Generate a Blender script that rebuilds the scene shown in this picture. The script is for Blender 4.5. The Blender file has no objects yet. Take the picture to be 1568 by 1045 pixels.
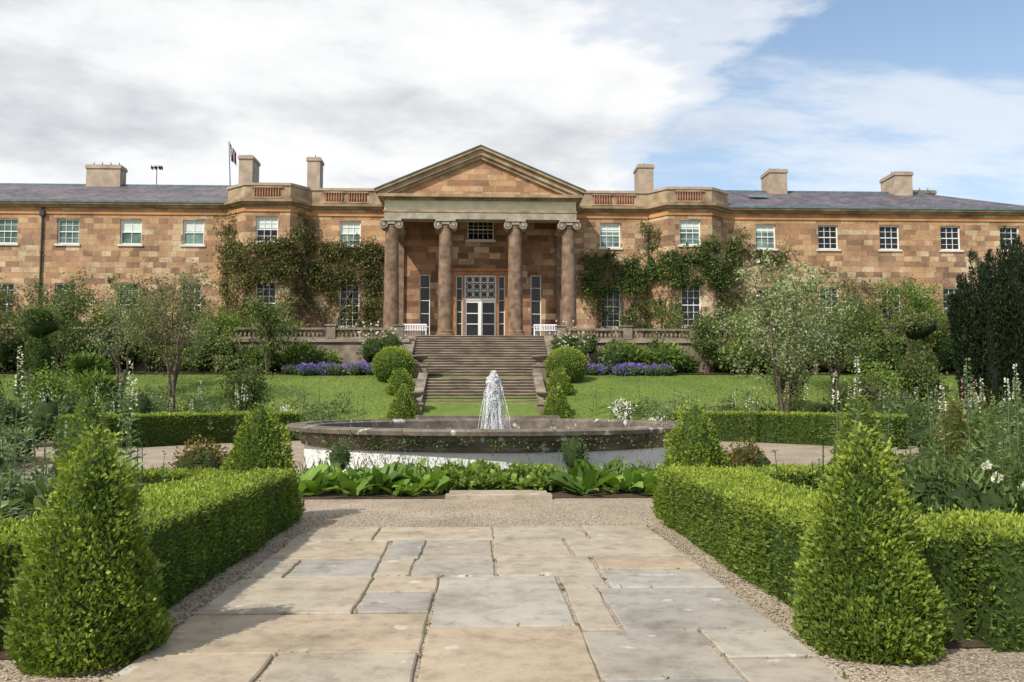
import bpy, math, random
import numpy as np
from mathutils import Vector
rng=np.random.default_rng(11); random.seed(11)
scene=bpy.context.scene
scene.view_settings.view_transform='Standard'; scene.view_settings.look='None'; scene.view_settings.exposure=0

# ------------------------------------------------------------------ mesh builder (quads only)
def nrm(a): return a/np.maximum(np.linalg.norm(a,axis=-1,keepdims=True),1e-9)
class Q:
    def __init__(s): s.V=[];s.F=[];s.M=[];s.R=[];s.S=[];s.n=0
    def add(s,V,F,m=0,r=0.5,smooth=False):
        V=np.asarray(V,float).reshape(-1,3);F=np.asarray(F,int).reshape(-1,4)
        s.V.append(V);s.F.append(F+s.n);s.n+=len(V)
        s.M.append(np.full(len(F),m));s.S.append(np.full(len(F),smooth))
        s.R.append(np.broadcast_to(np.asarray(r,float),(len(V),)).copy())
    def hexa(s,c,m=0,r=.5):
        s.add(c,[[0,3,2,1],[4,5,6,7],[0,1,5,4],[1,2,6,5],[2,3,7,6],[3,0,4,7]],m,r)
    def box(s,x0,x1,y0,y1,z0,z1,m=0,r=.5):
        s.hexa([(x0,y0,z0),(x1,y0,z0),(x1,y1,z0),(x0,y1,z0),(x0,y0,z1),(x1,y0,z1),(x1,y1,z1),(x0,y1,z1)],m,r)
    def fbox(s,fr,u0,u1,d0,d1,z0,z1,m=0,r=.5):
        s.hexa([fr(u0,d0,z0),fr(u1,d0,z0),fr(u1,d1,z0),fr(u0,d1,z0),fr(u0,d0,z1),fr(u1,d0,z1),fr(u1,d1,z1),fr(u0,d1,z1)],m,r)
    def quad(s,a,b,c,d,m=0,r=.5): s.add([a,b,c,d],[[0,1,2,3]],m,r)
    def lathe(s,prof,c,seg=24,m=0,r=.5,smooth=True,cap=False):
        a=np.linspace(0,2*math.pi,seg,endpoint=False)
        V=[];F=[]
        for (rr,z) in prof:
            V.append(np.stack([c[0]+rr*np.cos(a),c[1]+rr*np.sin(a),np.full(seg,c[2]+z)],1))
        V=np.concatenate(V)
        for i in range(len(prof)-1):
            for j in range(seg):
                k=(j+1)%seg
                F.append([i*seg+j,i*seg+k,(i+1)*seg+k,(i+1)*seg+j])
        s.add(V,F,m,r,smooth)
    def tube(s,P,R,seg=6,m=1,r=.5):
        P=np.asarray(P,float);R=np.broadcast_to(np.asarray(R,float),(len(P),))
        T=nrm(np.gradient(P,axis=0)); ref=np.array([0.3,0.9,0.1]) if abs(T[0][2])>.7 else np.array([0,0,1.])
        A=nrm(np.cross(T,ref));B=np.cross(T,A)
        a=np.linspace(0,2*math.pi,seg,endpoint=False)
        V=(P[:,None,:]+R[:,None,None]*(np.cos(a)[None,:,None]*A[:,None,:]+np.sin(a)[None,:,None]*B[:,None,:])).reshape(-1,3)
        F=[[i*seg+j,i*seg+(j+1)%seg,(i+1)*seg+(j+1)%seg,(i+1)*seg+j] for i in range(len(P)-1) for j in range(seg)]
        s.add(V,F,m,r,True)
    def blob(s,c,rad,m=1,seg=10,lat=6,jit=0.08,r=.5):
        th=np.linspace(0.08,math.pi-.08,lat); a=np.linspace(0,2*math.pi,seg,endpoint=False)
        V=[]
        for t in th:
            V.append(np.stack([np.sin(t)*np.cos(a),np.sin(t)*np.sin(a),np.full(seg,np.cos(t))],1))
        V=np.concatenate(V);V*= (1+rng.normal(0,jit,(len(V),1)))
        V=V*np.asarray(rad)+np.asarray(c)
        F=[[i*seg+j,(i+1)*seg+j,(i+1)*seg+(j+1)%seg,i*seg+(j+1)%seg] for i in range(lat-1) for j in range(seg)]
        s.add(V,F,m,r,True)
    def leaves(s,P,D,L,W,m=0,r=.5,bend=0.15):
        n=len(P)
        if n==0:return
        D=nrm(D);S=nrm(np.cross(D,rng.normal(size=(n,3))));N=np.cross(S,D)
        L=np.broadcast_to(L,(n,))[:,None];W=np.broadcast_to(W,(n,))[:,None]
        V=np.stack([P,P+D*L*.45+S*W*.5,P+D*L+N*L*bend,P+D*L*.45-S*W*.5],1).reshape(-1,3)
        F=np.arange(4*n).reshape(n,4)
        s.add(V,F,m,np.repeat(np.broadcast_to(np.asarray(r,float),(n,)),4))
    def bigleaves(s,P,D,L,W,m=0,r=.5,droop=.3,fold=.12):
        n=len(P);D=nrm(D)
        S=nrm(np.cross(D,np.array([0,0,1.]))+rng.normal(0,.25,(n,3)));N=np.cross(S,D)
        L=np.broadcast_to(L,(n,))[:,None];W=np.broadcast_to(W,(n,))[:,None]
        z=np.array([0,0,1.])
        a=P;b1=P+D*L*.35+S*W*.5-z*L*droop*.1;b2=b1-S*W;m1=(b1+b2)/2-N*W*fold
        c1=P+D*L*.72+S*W*.38-z*L*droop*.45;c2=c1-S*W*.76;m2=(c1+c2)/2-N*W*fold
        t=P+D*L-z*L*droop
        V=np.stack([a,b1,m1,b2,c1,m2,c2,t],1).reshape(-1,3)
        base=(np.arange(n)*8)[:,None]
        F=np.concatenate([base+np.array(q) for q in ([0,1,2,3],[1,4,5,2],[2,5,6,3],[4,7,6,5])])
        s.add(V,F,m,np.repeat(np.broadcast_to(np.asarray(r,float),(n,)),8),True)
    def wall(s,fr,u0,u1,z0,z1,ops,depth=.22,m=0,mr=None):
        if mr is None: mr=m
        us=sorted(set([u0,u1]+[o[0] for o in ops]+[o[1] for o in ops]))
        zs=sorted(set([z0,z1]+[o[2] for o in ops]+[o[3] for o in ops]))
        for a,b in zip(us[:-1],us[1:]):
            for c,d in zip(zs[:-1],zs[1:]):
                if any(o[0]<=(a+b)/2<=o[1] and o[2]<=(c+d)/2<=o[3] for o in ops): continue
                s.quad(fr(a,0,c),fr(b,0,c),fr(b,0,d),fr(a,0,d),m)
        for (a,b,c,d) in ops:
            s.quad(fr(a,0,c),fr(a,0,d),fr(a,depth,d),fr(a,depth,c),mr)
            s.quad(fr(b,0,c),fr(b,depth,c),fr(b,depth,d),fr(b,0,d),mr)
            s.quad(fr(a,0,d),fr(b,0,d),fr(b,depth,d),fr(a,depth,d),mr)
            s.quad(fr(a,0,c),fr(a,depth,c),fr(b,depth,c),fr(b,0,c),mr)
    def sweep(s,pts,prof,m=0):
        pts=[np.array(p,float) for p in pts];n=len(pts);offs=[]
        for i in range(n):
            dirs=[]
            if i>0: dirs.append(nrm(pts[i]-pts[i-1]))
            if i<n-1: dirs.append(nrm(pts[i+1]-pts[i]))
            ns=[np.array([d[1],-d[0]]) for d in dirs]
            if len(ns)==1: o=ns[0]
            else:
                o=ns[0]+ns[1];o=o/np.dot(o,o)*2
            offs.append(o)
        k=len(prof);V=[]
        for i in range(n):
            for (out,z) in prof: V.append((*(pts[i]+offs[i]*out),z))
        F=[[i*k+j,(i+1)*k+j,(i+1)*k+(j+1)%k,i*k+(j+1)%k] for i in range(n-1) for j in range(k)]
        s.add(V,F,m)
    def build(s,name,mats,parent=None):
        V=np.concatenate(s.V);F=np.concatenate(s.F).astype(np.int32)
        me=bpy.data.meshes.new(name);nf=len(F)
        me.vertices.add(len(V));me.vertices.foreach_set('co',V.astype(np.float32).ravel())
        me.loops.add(4*nf);me.loops.foreach_set('vertex_index',F.ravel())
        me.polygons.add(nf);me.polygons.foreach_set('loop_start',np.arange(0,4*nf,4,dtype=np.int32))
        me.polygons.foreach_set('material_index',np.concatenate(s.M).astype(np.int32))
        me.polygons.foreach_set('use_smooth',np.concatenate(s.S).astype(bool))
        me.update(calc_edges=True)
        at=me.attributes.new('rnd','FLOAT','POINT');at.data.foreach_set('value',np.concatenate(s.R).astype(np.float32))
        for mt in mats: me.materials.append(mt)
        ob=bpy.data.objects.new(name,me);scene.collection.objects.link(ob)
        if parent: ob.parent=parent
        return ob
def empty(name):
    e=bpy.data.objects.new(name,None);scene.collection.objects.link(e);return e
def frame(p0,p1):
    p0=np.array(p0,float);p1=np.array(p1,float);u=nrm(p1-p0);inn=np.array([-u[1],u[0]])
    return lambda a,d,z:(*(p0+u*a+inn*d),z)

# ------------------------------------------------------------------ materials
def nd(nt,t,**k):
    n=nt.nodes.new(t)
    for a,b in k.items():
        if a=='ins':
            for i,v in b.items(): n.inputs[i].default_value=v
        else: setattr(n,a,b)
    return n
def ramp(nt,src,stops,interp='LINEAR'):
    r=nt.nodes.new('ShaderNodeValToRGB');cr=r.color_ramp;cr.interpolation=interp
    while len(cr.elements)<len(stops): cr.elements.new(.5)
    for e,(p,c) in zip(cr.elements,stops):
        e.position=p;e.color=(*c,1) if len(c)==3 else c
    nt.links.new(src,r.inputs[0]);return r.outputs[0]
def mixc(nt,f,a,b,mode='MIX'):
    n=nt.nodes.new('ShaderNodeMix');n.data_type='RGBA';n.blend_type=mode
    for sock,v in ((n.inputs[0],f),(n.inputs[6],a),(n.inputs[7],b)):
        if hasattr(v,'links'): nt.links.new(v,sock)
        else: sock.default_value=v if not isinstance(v,tuple) else (*v,1)
    return n.outputs[2]
def newmat(name,rough=.85):
    m=bpy.data.materials.new(name);m.use_nodes=True;nt=m.node_tree
    p=[n for n in nt.nodes if n.type=='BSDF_PRINCIPLED'][0];p.inputs['Roughness'].default_value=rough
    p.inputs['Specular IOR Level'].default_value=.25
    return m,nt,p
def bump(nt,p,h,strength=.4,dist=.01):
    b=nd(nt,'ShaderNodeBump',ins={'Strength':strength,'Distance':dist});nt.links.new(h,b.inputs['Height']);nt.links.new(b.outputs[0],p.inputs['Normal'])
def coords(nt): return nd(nt,'ShaderNodeTexCoord').outputs['Object']
def noise(nt,vec,scale,detail=4,rough=.55):
    n=nd(nt,'ShaderNodeTexNoise',ins={'Scale':scale,'Detail':detail,'Roughness':rough});nt.links.new(vec,n.inputs['Vector']);return n.outputs['Fac']
def plain(name,c,rough=.8,var=.25,scale=3,bs=0.0,bscale=40,metal=0,spec=.25):
    m,nt,p=newmat(name,rough);co=coords(nt);n=noise(nt,co,scale,6)
    d=tuple(x*(1-var) for x in c);l=tuple(min(1,x*(1+var)) for x in c)
    nt.links.new(ramp(nt,n,[(.3,d),(.7,l)]),p.inputs['Base Color'])
    p.inputs['Metallic'].default_value=metal;p.inputs['Specular IOR Level'].default_value=spec
    if bs: bump(nt,p,noise(nt,co,bscale,4),bs,.02)
    return m
def ashlar(name,stops,bw=.85,rh=.36,stain=.35,hue=(.50,.28,.14)):
    m,nt,p=newmat(name,.9);co=coords(nt)
    sx=nd(nt,'ShaderNodeSeparateXYZ');nt.links.new(co,sx.inputs[0])
    ad=nd(nt,'ShaderNodeMath',operation='ADD');nt.links.new(sx.outputs[0],ad.inputs[0]);nt.links.new(sx.outputs[1],ad.inputs[1])
    cb=nd(nt,'ShaderNodeCombineXYZ');nt.links.new(ad.outputs[0],cb.inputs[0]);nt.links.new(sx.outputs[2],cb.inputs[1])
    b=nd(nt,'ShaderNodeTexBrick',ins={'Color1':(0,0,0,1),'Color2':(1,1,1,1),'Mortar':(.5,.5,.5,1),'Scale':1,'Mortar Size':.009,'Mortar Smooth':.3,'Bias':0,'Brick Width':bw,'Row Height':rh})
    b.offset=.43;b.squash=.7;b.squash_frequency=3;nt.links.new(cb.outputs[0],b.inputs['Vector'])
    n0=noise(nt,co,.8,6,.65);n1=noise(nt,co,3.2,5,.6)
    def mt(op,a,bb,c=None):
        k=nd(nt,'ShaderNodeMath',operation=op)
        for i,v in enumerate((a,bb,c)):
            if v is None: continue
            if hasattr(v,'links'): nt.links.new(v,k.inputs[i])
            else: k.inputs[i].default_value=v
        return k.outputs[0]
    val=mt('MULTIPLY_ADD',b.outputs['Color'],.86,mt('MULTIPLY_ADD',n0,.7,-.42))
    val=mt('ADD',val,mt('MULTIPLY_ADD',n1,.30,-.06))
    c=ramp(nt,val,stops)
    # orange iron-stained zones (real colour of the stone), stronger towards the cornice
    zf=ramp(nt,mt('MULTIPLY_ADD',sx.outputs[2],.2,-1.9),[(0,(0,0,0)),(.5,(.10,.10,.10)),(1,(.38,.38,.38))])
    of=mt('ADD',zf,mt('MULTIPLY',ramp(nt,noise(nt,co,.22,5,.6),[(.45,(0,0,0)),(.62,(.42,.42,.42))]),1.0))
    c=mixc(nt,of,c,mixc(nt,b.outputs['Color'],tuple(x*.8 for x in hue),tuple(x*1.15 for x in hue)))
    st=noise(nt,co,.5,8,.68);stc=ramp(nt,st,[(.36,(1-stain,)*3),(.56,(1.05,1.04,1.03))])
    c=mixc(nt,1.0,c,stc,'MULTIPLY')
    fine=noise(nt,co,8,7,.75);c=mixc(nt,1.0,c,ramp(nt,fine,[(.3,(.78,.78,.78)),(.7,(1.18,1.16,1.14))]),'MULTIPLY')
    c=mixc(nt,mt('MULTIPLY',b.outputs['Fac'],.75),c,(.17,.12,.085))
    nt.links.new(c,p.inputs['Base Color'])
    bump(nt,p,fine,.35,.03);return m
M={}
M['stone']=ashlar('sandstone_ashlar',[(0.0,(.19,.125,.09)),(.18,(.28,.18,.12)),(.38,(.37,.235,.15)),(.55,(.44,.29,.175)),(.72,(.47,.34,.21)),(.86,(.54,.45,.30)),(1,(.62,.55,.40))],.85,.36,.32)
M['stonedark']=ashlar('sandstone_dark',[(0.1,(.15,.085,.055)),(.35,(.25,.14,.085)),(.6,(.34,.20,.12)),(.78,(.48,.37,.23)),(1,(.56,.47,.32))],1.0,.4,.25,(.34,.17,.08))  # darker, browner ashlar for the portico back wall and parapet panels
M['trim']=plain('sandstone_trim',(.33,.245,.155),.9,.45,1.2,.3,18)
M['band']=plain('sandstone_cornice',(.47,.235,.10),.9,.4,.5,.3,18)
M['pale']=plain('pale_stone_entablature',(.66,.59,.43),.9,.15,1.5,.2,20)
M['archi']=plain('architrave_stone',(.33,.30,.245),.9,.3,2,.2,20)
M['column']=plain('column_stone',(.20,.135,.092),.85,.5,2.6,.35,14)
M['greystone']=plain('weathered_stone',(.22,.18,.14),.9,.5,1.8,.5,12)
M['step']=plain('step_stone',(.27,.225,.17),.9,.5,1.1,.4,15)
M['riser']=plain('step_riser_shade',(.13,.105,.08),.9,.4,1.4,.4,15)  # step stone darkened for the risers, their shade put into the colour
M['chim']=plain('chimney_render',(.38,.30,.23),.9,.25,1.5)
M['white']=plain('white_paint',(.80,.80,.77),.45,.04,5)
M['bench']=plain('bench_paint',(.8,.8,.79),.5,.04,5)
M['lead']=plain('lead_flashing',(.11,.17,.19),.6,.3,3)
M['wood']=plain('door_surround_wood',(.36,.165,.07),.6,.3,3)
M['dark']=plain('dark_metal',(.05,.045,.04),.5,.2,6)
M['blind']=plain('window_blind',(.62,.68,.63),.8,.06,4)
def glass(name,c,rough):
    m,nt,p=newmat(name,rough);n=noise(nt,coords(nt),.7,3)
    nt.links.new(ramp(nt,n,[(.35,tuple(x*.5 for x in c)),(.65,tuple(x*1.5 for x in c))]),p.inputs['Base Color'])
    p.inputs['Specular IOR Level'].default_value=.4
    bump(nt,p,noise(nt,coords(nt),1.5,2),.15,.02);return m
M['glass']=glass('dark_window_glass',(.010,.011,.012),.07)
M['glasspale']=glass('curtained_window_glass',(.12,.20,.17),.12)
def slate():
    m,nt,p=newmat('roof_slate',.55);co=coords(nt)
    b=nd(nt,'ShaderNodeTexBrick',ins={'Color1':(.085,.08,.10,1),'Color2':(.16,.145,.165,1),'Mortar':(.05,.05,.06,1),'Scale':1,'Mortar Size':.008,'Brick Width':.3,'Row Height':.25})
    nt.links.new(co,b.inputs['Vector'])
    c=mixc(nt,1.0,b.outputs['Color'],ramp(nt,noise(nt,co,.6,6),[(.35,(.7,.7,.7)),(.65,(1.3,1.2,1.12))]),'MULTIPLY')
    nt.links.new(c,p.inputs['Base Color']);return m
M['slate']=slate()
def groundm(name,stops,scale,rough=.95,b=.4,bd=.01,vor=None,big=None):
    m,nt,p=newmat(name,rough);co=coords(nt)
    if vor:
        v=nd(nt,'ShaderNodeTexVoronoi',ins={'Scale':vor});nt.links.new(co,v.inputs['Vector'])
        sx=nd(nt,'ShaderNodeSeparateXYZ');nt.links.new(v.outputs['Color'],sx.inputs[0])
        c=ramp(nt,sx.outputs[0],stops);h=v.outputs['Distance']
        c=mixc(nt,1.0,c,ramp(nt,h,[(.0,(1.12,1.12,1.12)),(.75,(.55,.5,.45))]),'MULTIPLY')
        inv=nd(nt,'ShaderNodeMath',operation='SUBTRACT');inv.inputs[0].default_value=1;nt.links.new(h,inv.inputs[1]);h=inv.outputs[0]
    else:
        h=noise(nt,co,scale,8,.7);c=ramp(nt,h,stops)
    bg=noise(nt,co,big or .8,6,.6)
    c=mixc(nt,1.0,c,ramp(nt,bg,[(.32,(.76,.74,.72)),(.68,(1.12,1.12,1.12))]),'MULTIPLY')
    nt.links.new(c,p.inputs['Base Color']);bump(nt,p,h,b,bd);return m
M['gravel']=groundm('gravel_pebbles',[(0,(.24,.19,.145)),(.3,(.42,.35,.27)),(.6,(.52,.45,.35)),(1,(.66,.60,.51))],60,vor=62,b=.7,bd=.008)
M['soil']=groundm('bed_soil',[(.3,(.045,.03,.02)),(.7,(.11,.08,.055))],25)
def lawnm():
    m,nt,p=newmat('lawn_grass',.9);co=coords(nt)
    h=noise(nt,co,45,8,.75);c=ramp(nt,h,[(.3,(.075,.12,.022)),(.5,(.125,.18,.036)),(.7,(.19,.245,.06))])
    c=mixc(nt,1.0,c,ramp(nt,noise(nt,co,.35,8,.65),[(.34,(.74,.80,.70)),(.5,(1,1,1)),(.68,(1.22,1.12,1.05))]),'MULTIPLY')
    c=mixc(nt,1.0,c,ramp(nt,noise(nt,co,3.5,6,.7),[(.35,(.84,.87,.8)),(.65,(1.12,1.1,1.05))]),'MULTIPLY')
    nt.links.new(c,p.inputs['Base Color']);bump(nt,p,h,.6,.03);return m
M['lawn']=lawnm()
def flag_m():
    m,nt,p=newmat('flagstone',.85);co=coords(nt)
    a=nd(nt,'ShaderNodeAttribute',attribute_name='rnd')
    c=ramp(nt,a.outputs['Fac'],[(0,(.32,.31,.285)),(.25,(.355,.32,.265)),(.5,(.40,.35,.275)),(.72,(.40,.325,.235)),(.86,(.385,.355,.295)),(1,(.37,.365,.35))])
    n=noise(nt,co,1.3,9,.7);c=mixc(nt,1.0,c,ramp(nt,n,[(.32,(.66,.64,.60)),(.48,(.97,.96,.95)),(.70,(1.18,1.16,1.12))]),'MULTIPLY')
    n3=noise(nt,co,4.5,10,.8);c=mixc(nt,1.0,c,ramp(nt,n3,[(.36,(.68,.66,.64)),(.5,(1.0,1.0,1.0)),(.7,(1.1,1.1,1.1))]),'MULTIPLY')
    c=mixc(nt,ramp(nt,noise(nt,co,.55,5,.6),[(.48,(0,0,0)),(.68,(.35,.35,.35))]),c,(.36,.28,.195))
    n2=noise(nt,co,4.2,3,.4);msk=ramp(nt,n2,[(.68,(0,0,0)),(.71,(.6,.6,.6))]);c=mixc(nt,msk,c,(.55,.53,.48))
    nt.links.new(c,p.inputs['Base Color']);bump(nt,p,n3,.5,.012);return m
M['flag']=flag_m()
def lichen():
    m,nt,p=newmat('fountain_coping_stone',.9);co=coords(nt)
    c=ramp(nt,noise(nt,co,1.8,8,.7),[(.3,(.065,.055,.045)),(.5,(.15,.125,.10)),(.7,(.28,.235,.185))])
    c=mixc(nt,ramp(nt,noise(nt,co,3.5,6,.6),[(.60,(0,0,0)),(.66,(.9,.9,.9))]),c,(.55,.54,.50))
    nt.links.new(c,p.inputs['Base Color']);bump(nt,p,noise(nt,co,14,5),.5,.02);return m
M['coping']=lichen()
def whitewall():
    m,nt,p=newmat('fountain_limewash',.9);co=coords(nt)
    c=ramp(nt,noise(nt,co,2.2,8,.7),[(.3,(.42,.40,.35)),(.45,(.70,.70,.68)),(.7,(.80,.81,.81))])
    nt.links.new(c,p.inputs['Base Color']);return m
M['limewash']=whitewall()
def water():
    m,nt,p=newmat('basin_water',.05);p.inputs['Base Color'].default_value=(.02,.03,.025,1);p.inputs['Specular IOR Level'].default_value=.5
    bump(nt,p,noise(nt,coords(nt),9,3),.4,.02);return m
M['water']=water()
def foam():
    m,nt,p=newmat('fountain_spray',.2);n=noise(nt,coords(nt),20,3)
    nt.links.new(ramp(nt,n,[(.3,(.78,.81,.83)),(.7,(.94,.95,.96))]),p.inputs['Base Color']);p.inputs['Transmission Weight'].default_value=.15;p.inputs['Specular IOR Level'].default_value=.5;return m
M['foam']=foam()
def leafm(name,c0,c1,c2,tr=.3,rough=.5,g=1.4):
    m,nt,p=newmat(name,rough)
    a=nd(nt,'ShaderNodeAttribute',attribute_name='rnd')
    c0,c1,c2=[tuple(min(.9,x*g) for x in k) for k in (c0,c1,c2)]
    c=ramp(nt,a.outputs['Fac'],[(0,c0),(.5,c1),(1,c2)])
    nt.links.new(c,p.inputs['Base Color']);p.inputs['Specular IOR Level'].default_value=.3
    t=nd(nt,'ShaderNodeBsdfTranslucent');nt.links.new(mixc(nt,1.0,c,(1.25,1.3,.7),'MULTIPLY'),t.inputs['Color'])
    mx=nd(nt,'ShaderNodeMixShader',ins={0:tr});out=[n for n in nt.nodes if n.type=='OUTPUT_MATERIAL'][0]
    nt.links.new(p.outputs[0],mx.inputs[1]);nt.links.new(t.outputs[0],mx.inputs[2]);nt.links.new(mx.outputs[0],out.inputs[0]);return m
L={}
L['box']=leafm('box_leaves',(.045,.072,.012),(.105,.155,.025),(.29,.34,.05))
L['dark']=leafm('dark_evergreen_leaves',(.008,.016,.006),(.02,.036,.012),(.045,.07,.02),.12,g=1.1)
L['mid']=leafm('shrub_leaves',(.025,.045,.012),(.07,.105,.028),(.15,.19,.055))
L['olive']=leafm('olive_leaves',(.045,.055,.02),(.10,.115,.04),(.20,.21,.09))
L['wist']=leafm('wall_climber_leaves',(.055,.055,.022),(.12,.125,.045),(.21,.21,.085),g=1.2)
L['pale']=leafm('pale_tree_leaves',(.065,.09,.035),(.15,.185,.08),(.31,.35,.20))
L['hosta']=leafm('broad_leaves',(.05,.10,.015),(.12,.21,.03),(.22,.34,.06),.3,.4,1.2)
L['lime']=leafm('lime_leaves',(.07,.12,.02),(.14,.21,.04),(.26,.34,.07),g=1.15)
L['bronze']=leafm('bronze_leaves',(.05,.03,.012),(.11,.07,.022),(.18,.17,.045))
L['grey']=leafm('silver_green_leaves',(.05,.075,.035),(.11,.15,.065),(.21,.26,.13))
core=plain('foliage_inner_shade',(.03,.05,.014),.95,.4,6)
corem=plain('hedge_inner_core',(.040,.065,.014),.95,.4,20,.5,60)  # solid dark green core under the leaf shell of hedges and topiary
bark=plain('bark',(.13,.10,.075),.95,.4,8,.5,30)
purple=leafm('purple_flowers',(.10,.07,.28),(.17,.12,.42),(.28,.20,.55),.2,g=1.1)
whitef=leafm('white_petals',(.6,.6,.52),(.75,.75,.68),(.85,.85,.82),.3,g=1)
pinkf=leafm('pink_petals',(.45,.12,.16),(.6,.3,.35),(.75,.6,.6),.3,g=1)
yel=leafm('yellow_flowers',(.5,.42,.05),(.6,.5,.1),(.7,.65,.3),.2,g=1)
PM=lambda k:[L[k],core,bark,whitef,purple,pinkf,yel]

# ------------------------------------------------------------------ terrain
def zt(y):
    return float(np.interp(y,[-1e4,33,36,42,46,1e4],[0,0,1.0,2.6,3.1,3.1]))
q=Q()
ys=[-60,0,10,20,28,31,33,33.7,34.5,36,37.5,39,40.5,42,43,44.5,46,60,120,400,2500];xs=[-2500,-200,-60,-30,-15,-5,5,15,30,60,200,2500]
V=[(x,y,zt(y)) for y in ys for x in xs];nx=len(xs)
F=[[j*nx+i,j*nx+i+1,(j+1)*nx+i+1,(j+1)*nx+i] for j in range(len(ys)-1) for i in range(nx-1)]
q.add(V,F,0,.5,True);q.build('ground',[M['lawn']])
q=Q();q.quad((-45,-20,.004),(45,-20,.004),(45,32.5,.004),(-45,32.5,.004));q.build('gravel_path',[M['gravel']])
q=Q()
for a in (-1,1):
    x0,x1=sorted((a*2.5,a*30));q.quad((x0,5.3,.012),(x1,5.3,.012),(x1,12.2,.012),(x0,12.2,.012))
    x0,x1=sorted((a*10.5,a*40));q.quad((x0,12.6,.012),(x1,12.6,.012),(x1,23,.012),(x0,23,.012))
q.quad((-3.4,13.4,.014),(4.2,13.4,.014),(4.2,16.6,.014),(-3.4,16.6,.014))
for a in (-1,1):
    x0,x1=sorted((a*4.2,a*40));q.quad((x0,44.2,2.93),(x1,44.2,2.93),(x1,46.8,3.13),(x0,46.8,3.13))
q.build('flower_bed_soil',[M['soil']])
# grass blades on the lawn bank so that it is not a flat sheet
q=Q()
n=42000;gx=rng.uniform(-26,26,n);gy=rng.uniform(34,44.2,n);k=(np.abs(gx)>2.9);gx=gx[k];gy=gy[k];n=len(gx)
gz=np.interp(gy,[33,36,42,46],[0,1.0,2.6,3.1])
q.leaves(np.column_stack([gx,gy,gz-.01]),rng.normal(0,.5,(n,3))+np.array([0,0,.8]),rng.uniform(.05,.10,n),.03,0,np.clip(rng.normal(.5,.2,n)+.15*np.sin(gx*.9)*np.sin(gy*1.3),0,1))
q.build('lawn_grass_blades',[leafm('grass_blades',(.07,.11,.022),(.12,.175,.036),(.19,.25,.06),.3,.6,1.15)])

# ------------------------------------------------------------------ flagstone paving
q=Q()
sl=[]
def row(y0,y1,cuts):
    for a,b in zip(cuts[:-1],cuts[1:]): sl.append((a,b,y0,y1))
row(9.42,10.35,[-2.05,-1.2,.16,1.25,2.08]);row(8.35,9.42,[-2.1,-.98,-.6,.14,.95,2.08])
row(7.5,8.35,[-2.1,-1.75,-.95,-.62,.15,1.1])
sl.append((1.1,2.08,7.75,8.35));sl.append((1.1,2.08,7.0,7.75))
sl+=[(-2.1,-.93,6.25,7.5),(-.93,-.36,6.25,6.9),(-.93,-.36,6.9,7.5),(-.36,.69,5.85,7.5),(.69,1.1,7.0,7.5),(.69,.98,5.72,7.0),(.98,2.08,5.72,7.0),
 (-2.1,-.36,5.3,6.25),(-2.1,-1.25,4.3,5.3),(-1.25,-.36,4.3,5.3),(-.36,.69,4.6,5.85),(.69,1.5,4.75,5.72),(1.5,2.08,5.1,5.72),(1.5,2.08,4.3,5.1),(.69,1.5,3.9,4.75),(-.36,.69,3.5,4.6),(-2.1,-.36,3.5,4.3)]
def wob(p,qq,n=6,am=.007):
    out=[]
    for i in range(n):
        t=i/n;f=0 if i==0 else am
        out.append((p[0]*(1-t)+qq[0]*t+random.uniform(-f,f),p[1]*(1-t)+qq[1]*t+random.uniform(-f,f)))
    return out
for (a,b,c,d) in sl:
    g=.008+random.random()*.010;j=lambda:random.uniform(-.012,.012)
    z=.03+random.uniform(-.004,.004);e=.012
    C4=[(a+g+j(),c+g+j()),(b-g+j(),c+g+j()),(b-g+j(),d-g+j()),(a+g+j(),d-g+j())]
    B=[]
    for k in range(4): B+=wob(C4[k],C4[(k+1)%4])
    n=len(B);cx=(a+b)/2;cy=(c+d)/2
    T=[(cx+(x-cx)*(1-e/max(.1,(b-a)/2)),cy+(y-cy)*(1-e/max(.1,(d-c)/2))) for x,y in B]
    V=[(*p,0) for p in B]+[(*p,z-.009) for p in B]+[(*p,z) for p in T]+[(cx,cy,z+.001)]
    F=[[k,(k+1)%n,n+(k+1)%n,n+k] for k in range(n)]+[[n+k,n+(k+1)%n,2*n+(k+1)%n,2*n+k] for k in range(n)]
    F+=[[2*n+k,2*n+(k+1)%n,2*n+(k+2)%n,3*n] for k in range(0,n,2)]
    q.add(V,F,0,random.random())
q.build('flagstone_paving',[M['flag']])
q=Q()
q.quad((-2.12,3.4,.010),(2.1,3.4,.010),(2.1,10.4,.010),(-2.12,10.4,.010));q.build('paving_joint_soil',[M['gravel']])
q=Q();q.box(-.55,1.15,13.25,13.6,0,.07);q.box(-.5,1.1,13.6,14.0,0,.075);q.build('stone_kerb_step',[M['flag']])
q=Q()
n=1500;sd=rng.choice([-1,1],n);px=sd*(2.12+np.abs(rng.normal(0,.08,n)));py=rng.uniform(4,10.3,n)
for x,y in zip(px[:900],py[:900]):
    s_=rng.uniform(.005,.012);q.blob((x,y,.012+s_*.3),(s_,s_,s_*.7),0,5,4,.15,rng.random())
for k in range(700):
    x,y=rng.uniform(-4,4),rng.uniform(4.2,5.2)
    if abs(x)<2.1: continue
    s_=rng.uniform(.006,.014);q.blob((x,y,.006+s_*.3),(s_,s_,s_*.7),0,5,4,.15,rng.random())
for k in range(900):
    x,y=rng.uniform(-2.4,2.4),10.4+abs(rng.normal(0,.9))
    s_=rng.uniform(.006,.013);q.blob((x,y,.006+s_*.3),(s_,s_,s_*.7),0,5,4,.15,rng.random())
q.build('loose_pebbles',[M['flag']])
q=Q()
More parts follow.
